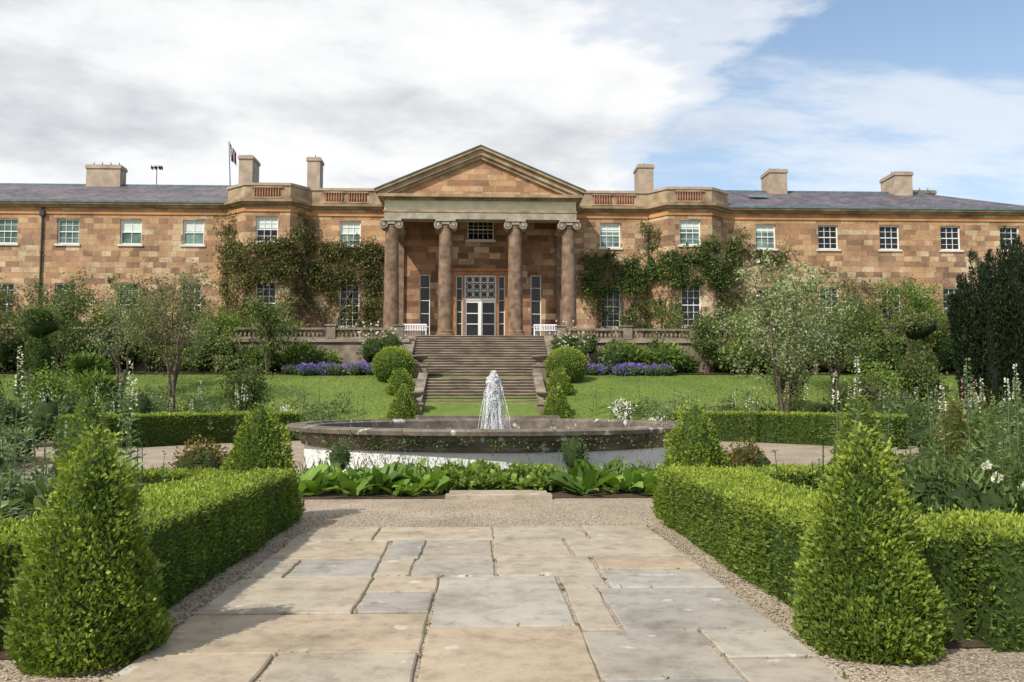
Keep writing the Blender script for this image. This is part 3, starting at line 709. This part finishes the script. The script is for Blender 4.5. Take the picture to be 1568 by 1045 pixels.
for a in (-1,1):
    q=Q()
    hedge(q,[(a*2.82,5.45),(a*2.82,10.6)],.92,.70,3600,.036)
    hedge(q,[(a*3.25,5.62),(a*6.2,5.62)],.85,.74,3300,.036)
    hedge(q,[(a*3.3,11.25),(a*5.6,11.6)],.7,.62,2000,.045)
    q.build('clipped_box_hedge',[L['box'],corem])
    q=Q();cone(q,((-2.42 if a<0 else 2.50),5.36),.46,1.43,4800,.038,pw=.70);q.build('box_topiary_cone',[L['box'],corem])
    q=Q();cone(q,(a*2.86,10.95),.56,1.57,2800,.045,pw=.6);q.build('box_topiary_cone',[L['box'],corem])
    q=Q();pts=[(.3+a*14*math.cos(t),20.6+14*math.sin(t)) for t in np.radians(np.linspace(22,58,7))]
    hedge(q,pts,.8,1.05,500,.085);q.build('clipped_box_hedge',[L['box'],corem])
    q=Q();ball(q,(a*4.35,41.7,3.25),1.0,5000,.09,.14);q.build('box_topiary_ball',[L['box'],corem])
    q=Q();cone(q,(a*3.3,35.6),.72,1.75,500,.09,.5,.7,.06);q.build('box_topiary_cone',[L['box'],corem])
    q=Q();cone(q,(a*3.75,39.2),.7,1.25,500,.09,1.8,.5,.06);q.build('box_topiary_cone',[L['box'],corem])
    q=Q();cone(q,(a*7.5,16.2),.55,1.75,900,.06,0,.6,rs=-.05);q.build('yew_topiary_cone',[L['box'],corem])
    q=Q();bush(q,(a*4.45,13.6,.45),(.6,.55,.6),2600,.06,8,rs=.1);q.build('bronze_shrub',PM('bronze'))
q=Q();cone(q,(10.2,17.5),.5,1.6,900,.06,0,.7,rs=.1);q.build('bronze_topiary_cone',[L['bronze'],corem])

q=Q()
for x in np.arange(-3.0,3.95,.27):
    if -.75<x<1.35: continue
    for y in (13.9,14.5,15.2):
        k_=rng.uniform(.65,1.25)
        broad(q,(x+rng.normal(0,.1),y+rng.normal(0,.12),.0),.3,11,.60*k_,.24*k_,rs=rng.normal(0,.16))
q.build('broad_leaved_border_plants',[L['hosta']])
q=Q()
for k in range(30):
    x=rng.uniform(-.75,1.45);y=rng.uniform(14.1,15.3);h=rng.uniform(.12,.27)
    bush(q,(x,y,h*.8),(rng.uniform(.18,.34),.25,h),300,.085,5,asp=.95,rs=rng.normal(.03,.1),core_s=.5)
for k in range(16):
    x=rng.uniform(-.75,1.45);broad(q,(x,rng.uniform(14,15.2),.05),.2,8,.3,.16,rs=rng.normal(0,.15))
q.build('ladys_mantle_plants',[L['lime'],core])
q=Q()
for x in (-2.7,-2.1,-1.5,-1.1,1.7,2.3,3.6,-3.0,3.2,2.8,-.4): blades(q,(x,14.9+rng.normal(0,.25),.02),.12,44,.8,.026,0,1.6)
bush(q,(1.75,15.45,.55),(.3,.22,.5),800,.05,6,rs=-.25);bush(q,(-2.6,15.5,.5),(.3,.2,.4),500,.05,6,rs=-.2)
q.build('iris_clumps',PM('grey'))
q=Q()
for k in range(80):
    a=rng.uniform(math.radians(-150),math.radians(-30));c_=(fc[0]+4.9*math.cos(a),fc[1]+4.9*math.sin(a),rng.uniform(.62,.95));n=26
    P=np.array(c_)+rng.normal(0,.07,(n,3));q.leaves(P,rng.normal(size=(n,3))+np.array([0,-.5,.2]),.04,.03,0,rng.random(n))
q.build('creeping_basin_plant',[L['mid']])

# beds near camera
for a in (-1,1):
    q=Q()
    for k in range(46):
        x=a*rng.uniform(3.7,9);y=rng.uniform(6.6,11.0)
        if abs(x)<4.1 and y>9.5: continue
        h=rng.uniform(.2,.42)*(1+.6*(abs(x)>4.6))
        bush(q,(x,y,h*.8),(.4,.4,h),600,.085,7,asp=.4,rs=rng.normal(0,.12),core_s=.5)
    for k in range(130):
        x=a*rng.uniform(3.75,8.5);y=rng.uniform(6.4,11);stem(q,(x,y,.1),rng.uniform(.6,1.45)*(.75 if abs(x)<4.2 else 1),32,.17,.045,rng.normal(0,.12))
    for k in range(46):
        x=a*rng.uniform(3.6,8);y=rng.uniform(6.4,9);blades(q,(x,y,.1),.06,26,rng.uniform(.6,1.1),.022,0,1.8,rng.normal(0,.15))
    q.build('herbaceous_border',PM('mid' if a>0 else 'grey'))
    q=Q()
    for k in range(34):
        x=a*rng.uniform(3.8,6.8);y=rng.uniform(6.4,9.8)
        broad(q,(x,y,.2),.3,16,.42,.12,rs=rng.normal(0,.14),z=rng.uniform(0,.55 if a<0 else .4))
    q.build('foxglove_foliage',[L['grey'] if a<0 else L['mid']])
    q=Q()
    for k in range(14 if a<0 else 7):
        x=a*rng.uniform(4.6 if a<0 else 5.2,9);y=rng.uniform(8.3,13);spire(q,(x,y,.4),rng.uniform(1.2,1.95),3,60,.055,.32,.035)
    for k in range(16 if a<0 else 8):
        x=a*rng.uniform(4.3,8);y=rng.uniform(7.5,11.5);spire(q,(x,y,.3),rng.uniform(1.1,1.9),0,110,.06,.45,.045)
    q.build('white_foxglove',PM('grey'))
q=Q()
for k in range(16):
    x=rng.uniform(4.0,6.2);y=rng.uniform(6.6,8.2);bush(q,(x,y,.55),(.35,.35,.5),500,.09,6,asp=.4,rs=-.2)
for (x,y,z) in [(4.35,7.0,1.02),(4.40,6.95,.92),(4.9,7.0,1.04),(5.3,7.4,1.08),(4.62,6.9,.86),(4.0,7.3,.8)]:
    n=60;P=np.array((x,y,z))+rng.normal(0,.010,(n,3));q.leaves(P,rng.normal(size=(n,3))+np.array([0,-.3,.3]),.045,.045,3,rng.random(n))
q.build('white_peony_shrub',PM('mid'))

for a in (-1,1):
    q=Q()
    for k in range(120):
        y=rng.uniform(13,24);x=a*(rng.uniform(8.8,22)+max(0,(y-15)*.45))
        h=rng.uniform(.35,.75);bush(q,(x,y,h*.8),(.7,.7,h),330,.14,6,asp=.4,rs=rng.normal(0,.14))
    for k in range(190):
        y=rng.uniform(13,24);x=a*(rng.uniform(8.8,18)+max(0,(y-15)*.45));stem(q,(x,y,.3),rng.uniform(.6,1.7),26,.26,.06,rng.normal(0,.14))
    for k in range(50):
        y=rng.uniform(13,26);x=a*(rng.uniform(9.5,18)+max(0,(y-15)*.45));spire(q,(x,y,.5),rng.uniform(.9,1.9),rng.choice([0,0,0,3,3,5]),40,.06)
    q.build('mixed_flower_border',PM('mid' if a>0 else 'grey'))
    q=Q()
    for k in range(170):
        y=rng.uniform(27.5,34);x=a*rng.uniform(4.6 if y>33 else 9,28)
        if math.hypot(x-.3,y-20.6)<14.9: continue
        h=rng.uniform(.4,.85)*(1+.5*(abs(x)>13)*rng.random());bush(q,(x,y,zt(y)+h*.8),(.8,.8,h),210,.17,6,asp=.45,rs=rng.normal(0,.16))
    for k in range(34):
        y=rng.uniform(29,34);x=a*rng.uniform(8,24);spire(q,(x,y,zt(y)+.5),rng.uniform(1,1.8),rng.choice([0,3,3,6]),30,.09)
    q.build('mixed_flower_border',PM('mid'))
    q=Q()
    for k in range(80):
        y=rng.uniform(31,36);x=a*rng.uniform(5.2,26);h=rng.uniform(.35,.9)
        bush(q,(x,y,zt(y)+h*.7),(.6,.5,h),200,.13,6,asp=.4,rs=rng.normal(0,.15),m=0 if rng.random()<.9 else 3,coreb=False)
    for k in range(80):
        y=rng.uniform(33,36.5);x=a*rng.uniform(4.6,24);stem(q,(x,y,zt(y)),rng.uniform(.5,1.5),22,.3,.07,rng.normal(0,.15))
    q.build('airy_perennials',PM('grey'))

for a in (-1,1):
    for key,cnt in (('mid',46),('olive',24),('lime',18),('dark',9),('bronze',5)):
        q=Q()
        for k in range(cnt):
            x=a*rng.uniform(8 if a<0 else 7,37);y=rng.uniform(44.7,46.5);h=rng.uniform(.5,1.3)*(1+.55*(abs(x)>13)*rng.random())
            bush(q,(x,y,3.0+h*.8),(rng.uniform(.6,1.2),.7,h),330,.2,8,asp=.5,rs=rng.normal(0,.13),coreb=rng.random()<.6)
        for k in range(cnt//2):
            x=a*rng.uniform(10.5,37);y=rng.uniform(47.0,49);h=rng.uniform(.7,1.6)
            bush(q,(x,y,4.8+h*.7),(rng.uniform(.6,1.1),.6,h),320,.18,8,asp=.45,rs=rng.normal(0,.12),coreb=False)
        q.build('terrace_shrubs',PM(key))
    q=Q()
    for k in range(26):
        x=a*rng.uniform(5.6,10.2);y=rng.uniform(43.6,44.8);bush(q,(x,y,zt(y)+.28),(.5,.4,.4),260,.10,5,m=4,rs=.05,core_s=.6)
        bush(q,(x,y,zt(y)+.2),(.5,.4,.34),240,.12,5,m=0)
    q.build('purple_catmint',PM('grey'))
    q=Q()
    for k in range(7):
        x=a*rng.uniform(4.2,6.6);y=rng.uniform(44.5,46.4);bush(q,(x,y,4.0+rng.random()*.9),(.6,.5,.8),420,.13,7,rs=.0)
        P=np.array((x,y-.3,4.4+rng.random()))+rng.normal(0,.4,(10,3));
        for pp in P[:8]: q.leaves(np.tile(pp,(8,1)),rng.normal(size=(8,3)),.08,.08,3,rng.random(8))
    q.build('white_rose_bush',PM('mid'))
q=Q()
for (x,y) in ((8.3,45),(-9.5,45),(10,44.8),(14,44.6),(-19,40.5),(-16.4,36.5)): bush(q,(x,y,zt(y)+.8),(1.2,.8,1.0),900,.3,8,asp=.3,rs=-.05)
q.build('day_lily_clump',PM('lime'))

# wall climbers
def yw(x): return float(np.interp(abs(x),[0,11.2,12.2,15.1,16.5,60],[54,54,52.8,52.8,54,54]))
def climber(name,cells,key,lf,stems,thr=-1.25):
    q=Q()
    for (x0,x1,z0,z1,n) in cells:
        for k in range(int(n*1.25)):
            x=rng.uniform(x0-.2,x1+.2);z=rng.uniform(z0-.3,z1+.25)
            if math.sin(x*2.3+z*1.1)+math.sin(z*2.9-x*1.3)+.6*math.sin(x*5.1)<thr: continue
            rx=rng.uniform(.2,.62);y=yw(x)-.2-rng.random()*.2
            m_=56;P=np.array((x,y,z))+rng.normal(0,1,(m_,3))*np.array([rx*.6,.16,rx*.5])
            P[:,1]=np.minimum(P[:,1],yw(x)-.03)
            D=rng.normal(0,.7,(m_,3))+np.array([0,-.7,-.25])
            q.leaves(P,D,lf*rng.uniform(.6,1.4,m_),lf*.5,0,np.clip(rng.normal(.48,.2,m_)+rng.normal(0,.16),0,1))
    for S in stems:
        P=[(x,yw(x)-.12,z) for x,z in S];Pn=[]
        for i in range(len(P)-1):
            for t_ in np.linspace(0,1,6)[:-1]: Pn.append(np.array(P[i])*(1-t_)+np.array(P[i+1])*t_+rng.normal(0,.03,3))
        Pn.append(P[-1]);q.tube(Pn,np.linspace(.09,.03,len(Pn)),6,2)
    q.build(name,PM(key))
climber('wall_climber',[(-16.6,-12.6,9.2,11.2,72),(-12.8,-6.8,9.2,11.4,118),(-11.8,-11.2,10,13.4,18),(-12.8,-9.5,6.5,9.4,26),(-16.5,-14.6,6,9.5,34),(-7.6,-6.6,7,11.4,24),(-16.7,-16.3,11,13.2,7),(-9.2,-6.6,5.5,7.5,18),(-10.5,-7.2,10.8,11.2,8)],'wist',.2,
   [[(-9.8,5),(-10.2,7),(-9.6,9),(-8,10.5)],[(-9.6,5),(-9,7.5),(-8.2,9),(-6.9,9.8)],[(-11.6,5),(-11.5,9),(-11.4,13)],[(-15,5),(-15,8),(-14,10)],[(-10.2,6.5),(-11.8,8.4),(-13,9.6)],[(-16.4,5),(-16.4,13)],[(-9.7,5),(-10.8,7.5),(-11.4,9.4)]],-1.45)
climber('wall_climber',[(6.9,11,8.8,11.0,60),(10.2,12.4,9.4,10.9,30),(11.0,11.4,10,13.0,13),(12.2,16.9,9.3,11.0,60),(14.6,17.0,9.8,11.8,26),(16.6,20.2,11.0,11.3,10),(7.1,7.9,5.8,8.6,12),(9.4,12.6,6.2,9.2,34),(14.8,16.8,6.0,9.4,20),(17,18,12,13.0,3)],'mid',.2,
   [[(10.6,5),(11,8),(11.1,13)],[(8.2,5),(8.1,7.5),(7.4,10)],[(10,5),(9.8,7.5),(10.6,9)],[(15.4,5),(15.3,8),(16.2,10.5),(19.8,11.2)],[(11.6,5),(12,8),(13.4,9.8)],[(9.2,5),(9.3,8),(8.6,10.4)]],-1.2)
climber('wall_climber',[(-31,-17,5.2,8.2,50),(17.5,38,5.2,8.6,80),(-24,-20,8,9.6,10),(22,30,8,9.4,16)],'olive',.18,[[(-20,5),(-20.5,8),(-21,9.5)],[(24,5),(24.5,9)],[(29,5),(29,9)]],-.6)

def tree(name,base,h,spread,key,lf,nl,trunks=3,rs=0,open_=.5,flower=0,keepq=None):
    q=keepq or Q();base=np.array(base,float);tips=[]
    for k in range(trunks):
        a=2*math.pi*k/trunks+rng.uniform(0,1);lean=spread*.28
        P=[base+np.array([math.cos(a)*.1,math.sin(a)*.1,0])];
        for t_ in np.linspace(.15,.7,6): P.append(base+np.array([math.cos(a)*lean*t_+rng.normal(0,.05),math.sin(a)*lean*t_+rng.normal(0,.05),h*t_]))
        q.tube(P,np.linspace(.012*h+.01,.018,len(P)),6,2)
        for b_ in range(7):
            i=rng.integers(2,len(P));st=P[i];aa=rng.uniform(0,2*math.pi);ln=spread*rng.uniform(.35,.85)*(1.1-.5*i/len(P))
            R_=[st];n_=5
            for s_ in range(1,n_+1): R_.append(st+np.array([math.cos(aa)*ln*s_/n_,math.sin(aa)*ln*s_/n_,h*.30*(s_/n_)**.8*rng.uniform(.7,1.1)])+rng.normal(0,.05,3))
            q.tube(R_,np.linspace(.025,.008,len(R_)),5,2)
            tips+=R_[2:]
            for tw in range(3):
                st2=R_[rng.integers(2,len(R_))];e=st2+rng.normal(0,.35,3)*spread*.5+np.array([0,0,.2]);q.tube([st2,(st2+e)/2+rng.normal(0,.03,3),e],[.01,.007,.004],4,2);tips+=[e,(st2+e)/2]
    per=max(4,nl//len(tips))
    for t_ in tips:
        if rng.random()<.15: continue
        kr=rng.normal(0,.13);m_=int(per*rng.uniform(.4,1.6));P=t_+rng.normal(0,open_*.4,(m_,3))*np.array([1,1,.7])
        q.leaves(P,rng.normal(size=(m_,3))+np.array([0,0,-.1]),lf*rng.uniform(.6,1.3,m_),lf*.5,0,np.clip(rng.normal(.5,.18,m_)+kr+rs,0,1))
        if flower: 
            m2=int(m_*flower);P=t_+rng.normal(0,open_*.4,(m2,3));q.leaves(P,rng.normal(size=(m2,3)),lf*.7,lf*.6,3,rng.random(m2))
    if keepq is None: q.build(name,PM(key))
tree('small_ornamental_tree',(11.3,30.5,.0),6.6,3.1,'pale',.15,8000,4,.08,.55,.04)
tree('small_ornamental_tree',(-13.2,36,1.0),6.3,2.9,'olive',.13,5200,4,.1,.6)
tree('small_ornamental_tree',(-16.2,38,1.6),5.2,2.4,'pale',.13,3400,3,-.05,.6)
tree('small_ornamental_tree',(-21.5,43,2.6),5.0,2.6,'mid',.16,5000,3,.05,.6)
tree('small_ornamental_tree',(16.5,38,1.6),4.8,2.8,'mid',.15,6000,4,.1,.7)
tree('small_ornamental_tree',(23.5,44,2.8),5.2,2.6,'lime',.16,5200,3,-.1,.6)
tree('small_ornamental_tree',(-11.2,44,2.8),3.8,1.7,'mid',.17,3600,3,.1,.5)
tree('small_ornamental_tree',(27,45,2.9),4.5,2.4,'olive',.16,4200,3,0,.6)
tree('small_ornamental_tree',(-25.5,44,2.9),4.6,2.4,'olive',.16,4000,3,.1,.6)
tree('small_ornamental_tree',(-9.4,33.6,.3),2.6,1.3,'mid',.13,3500,5,.0,.45)
for (x,y,h,k_) in ((-14.2,45,3.3,'lime'),(-18,45.5,3.6,'olive'),(-28.5,45,4.2,'mid'),(12.5,45.2,2.8,'mid'),(15,45.4,3.4,'lime'),(18.6,45.2,3.8,'olive'),(21.4,46,4.2,'mid'),(30.5,45,4.2,'lime'),(33.5,45,4.4,'mid'),(-31.5,45,4.6,'lime'),(13.6,36,2.4,'mid'),(16.8,34.5,2.4,'lime'),(19,35.5,2.6,'mid'),(-16.8,33,2.5,'lime'),(-19.5,33,2.6,'mid'),(14.6,31,2.2,'olive')):
    tree('garden_shrub',(x,y,zt(y)),h,h*.48,k_,.15,3600,5,.0,.5)
for a,xx in ((-1,-19.9),(1,20.6)):
    q=Q();q.tube([(xx,38,1.5),(xx,38,4.4)],[.14,.1],8,2)
    cone(q,(xx,38),.85,3.2,420,.12,1.5,.45,rs=-.1)
    bush(q,(xx,38,5.0),(.95,.95,.8),2600,.13,9,rs=.05,core_s=.75)
    q.build('golden_yew_topiary',PM('olive' if a>0 else 'mid'))
q=Q()
for (x,y,z1,w_) in ((21.1,33.3,8.3,.95),(22.3,33.9,8.9,1.0),(23.6,34.2,8.7,1.0),(20.2,33.5,6.9,.6),(24.8,34.5,8.3,.9),(21.8,32.9,7.6,.7)):
    for k in range(22):
        an=rng.uniform(0,6.28);ro=w_*.70*math.sqrt(rng.random());bx,by=math.cos(an)*ro,math.sin(an)*ro
        top=z1-2.6*(ro/w_)**1.6-abs(rng.normal(0,.5));n=520;z00=rng.uniform(.4,3.5)
        t_=rng.random(n);a=rng.uniform(0,2*math.pi,n);rr=.25*np.sin(np.clip(t_*.95+.05,0,1)*math.pi)**.6
        sw=.3+.85*t_+.14*np.sin(t_*5+an)
        P=np.stack([x+bx*sw*1.35+rr*np.cos(a),y+by*sw*1.35+rr*np.sin(a),z00+t_*(top-z00)],1)
        q.leaves(P,np.stack([np.cos(a)*.5,np.sin(a)*.5,np.full(n,1.)],1)+rng.normal(0,.35,(n,3)),.2,.05,0,np.clip(rng.normal(.42,.2,n)+rng.normal(0,.14),0,1))
    q.blob((x,y,3.6),(w_*.45,w_*.45,2.8),1)
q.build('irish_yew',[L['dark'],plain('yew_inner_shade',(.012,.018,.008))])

# ------------------------------------------------------------------ sun, sky, camera
EL,AZ=math.radians(44),math.radians(42)
dx,dy,dz=-math.sin(AZ)*math.cos(EL),-math.cos(AZ)*math.cos(EL),math.sin(EL)
sl_=bpy.data.lights.new('sun','SUN');sl_.energy=4.6;sl_.angle=math.radians(.6);sl_.color=(1,.94,.84)
so=bpy.data.objects.new('sun',sl_);scene.collection.objects.link(so);so.rotation_euler=Vector((dx,dy,dz)).to_track_quat('Z','Y').to_euler();so.location=(-20,-20,30)
wd=bpy.data.worlds.new('World');scene.world=wd;wd.use_nodes=True;nt=wd.node_tree
bg=[n for n in nt.nodes if n.type=='BACKGROUND'][0];bg.inputs[1].default_value=.1
sky=nd(nt,'ShaderNodeTexSky');sky.sky_type='NISHITA';sky.sun_disc=False;sky.sun_elevation=EL
sky.sun_rotation=math.atan2(dx,dy)%(2*math.pi);sky.air_density=1.0;sky.dust_density=1.0;sky.ozone_density=1.5
tc=nd(nt,'ShaderNodeTexCoord').outputs['Generated']
sx=nd(nt,'ShaderNodeSeparateXYZ');nt.links.new(tc,sx.inputs[0])
def mth(op,a,b=None,c=None):
    n=nd(nt,'ShaderNodeMath',operation=op)
    for i,v in enumerate((a,b,c)):
        if v is None: continue
        if hasattr(v,'links'): nt.links.new(v,n.inputs[i])
        else: n.inputs[i].default_value=v
    return n.outputs[0]
zz=mth('ADD',mth('MAXIMUM',sx.outputs[2],0.0),.30)
cx=mth('DIVIDE',sx.outputs[0],zz);cy=mth('DIVIDE',sx.outputs[1],zz)
cb=nd(nt,'ShaderNodeCombineXYZ');nt.links.new(cx,cb.inputs[0]);nt.links.new(cy,cb.inputs[1]);nt.links.new(mth('MULTIPLY',sx.outputs[2],3.),cb.inputs[2])
nz=noise(nt,cb.outputs[0],1.7,10,.55)
bias=mth('MULTIPLY_ADD',sx.outputs[0],-.85,.175)
bias=mth('MINIMUM',mth('MAXIMUM',bias,-.10),.24)
mk=mth('ADD',nz,bias)
mask=ramp(nt,mk,[(.46,(0,0,0)),(.53,(.6,)*3),(.60,(1,1,1))],'EASE')
# thin wind-drawn wisps, also over the blue side
cw=nd(nt,'ShaderNodeCombineXYZ');nt.links.new(mth('ADD',mth('MULTIPLY',cx,.75),mth('MULTIPLY',cy,.3)),cw.inputs[0]);nt.links.new(mth('MULTIPLY',cy,1.9),cw.inputs[1]);cw.inputs[2].default_value=4.7
wz=noise(nt,cw.outputs[0],1.5,9,.6)
wisp=ramp(nt,wz,[(.44,(0,0,0)),(.58,(.55,)*3),(.70,(.95,)*3)],'EASE')
mask=mth('MAXIMUM',mask,wisp)
nz2=noise(nt,cb.outputs[0],2.8,9,.58)
shade=mth('ADD',mth('MULTIPLY',nz2,.7),mth('MULTIPLY',nz,.3))
shade=mth('ADD',shade,mth('MULTIPLY_ADD',sx.outputs[0],-.13,-.02))
ccol=ramp(nt,shade,[(.42,(1.0,1.0,1.0)),(.50,(.93,.94,.95)),(.57,(.78,.80,.825)),(.68,(.58,.61,.65))])
ccol=mixc(nt,1.0,ccol,(10.2,10.2,10.2),'MULTIPLY')
hz=ramp(nt,sx.outputs[2],[(0,(.85,)*3),(.2,(.42,)*3),(.38,(.18,)*3),(.6,(0,0,0))])
skyc=mixc(nt,hz,mixc(nt,1.0,sky.outputs[0],(1.8,1.8,1.75),'MULTIPLY'),(6.6,8.2,9.7))
nt.links.new(mixc(nt,mask,skyc,ccol),bg.inputs[0])
cam=bpy.data.cameras.new('camera');cam.lens=29.07;cam.sensor_width=36;cam.clip_end=6000;cam.clip_start=.05
co=bpy.data.objects.new('camera',cam);scene.collection.objects.link(co);co.location=(0,0,1.6);co.rotation_euler=(math.radians(94),0,math.radians(-2.2))
scene.camera=co
print('verts',sum(len(o.data.vertices) for o in scene.objects if o.type=='MESH'))
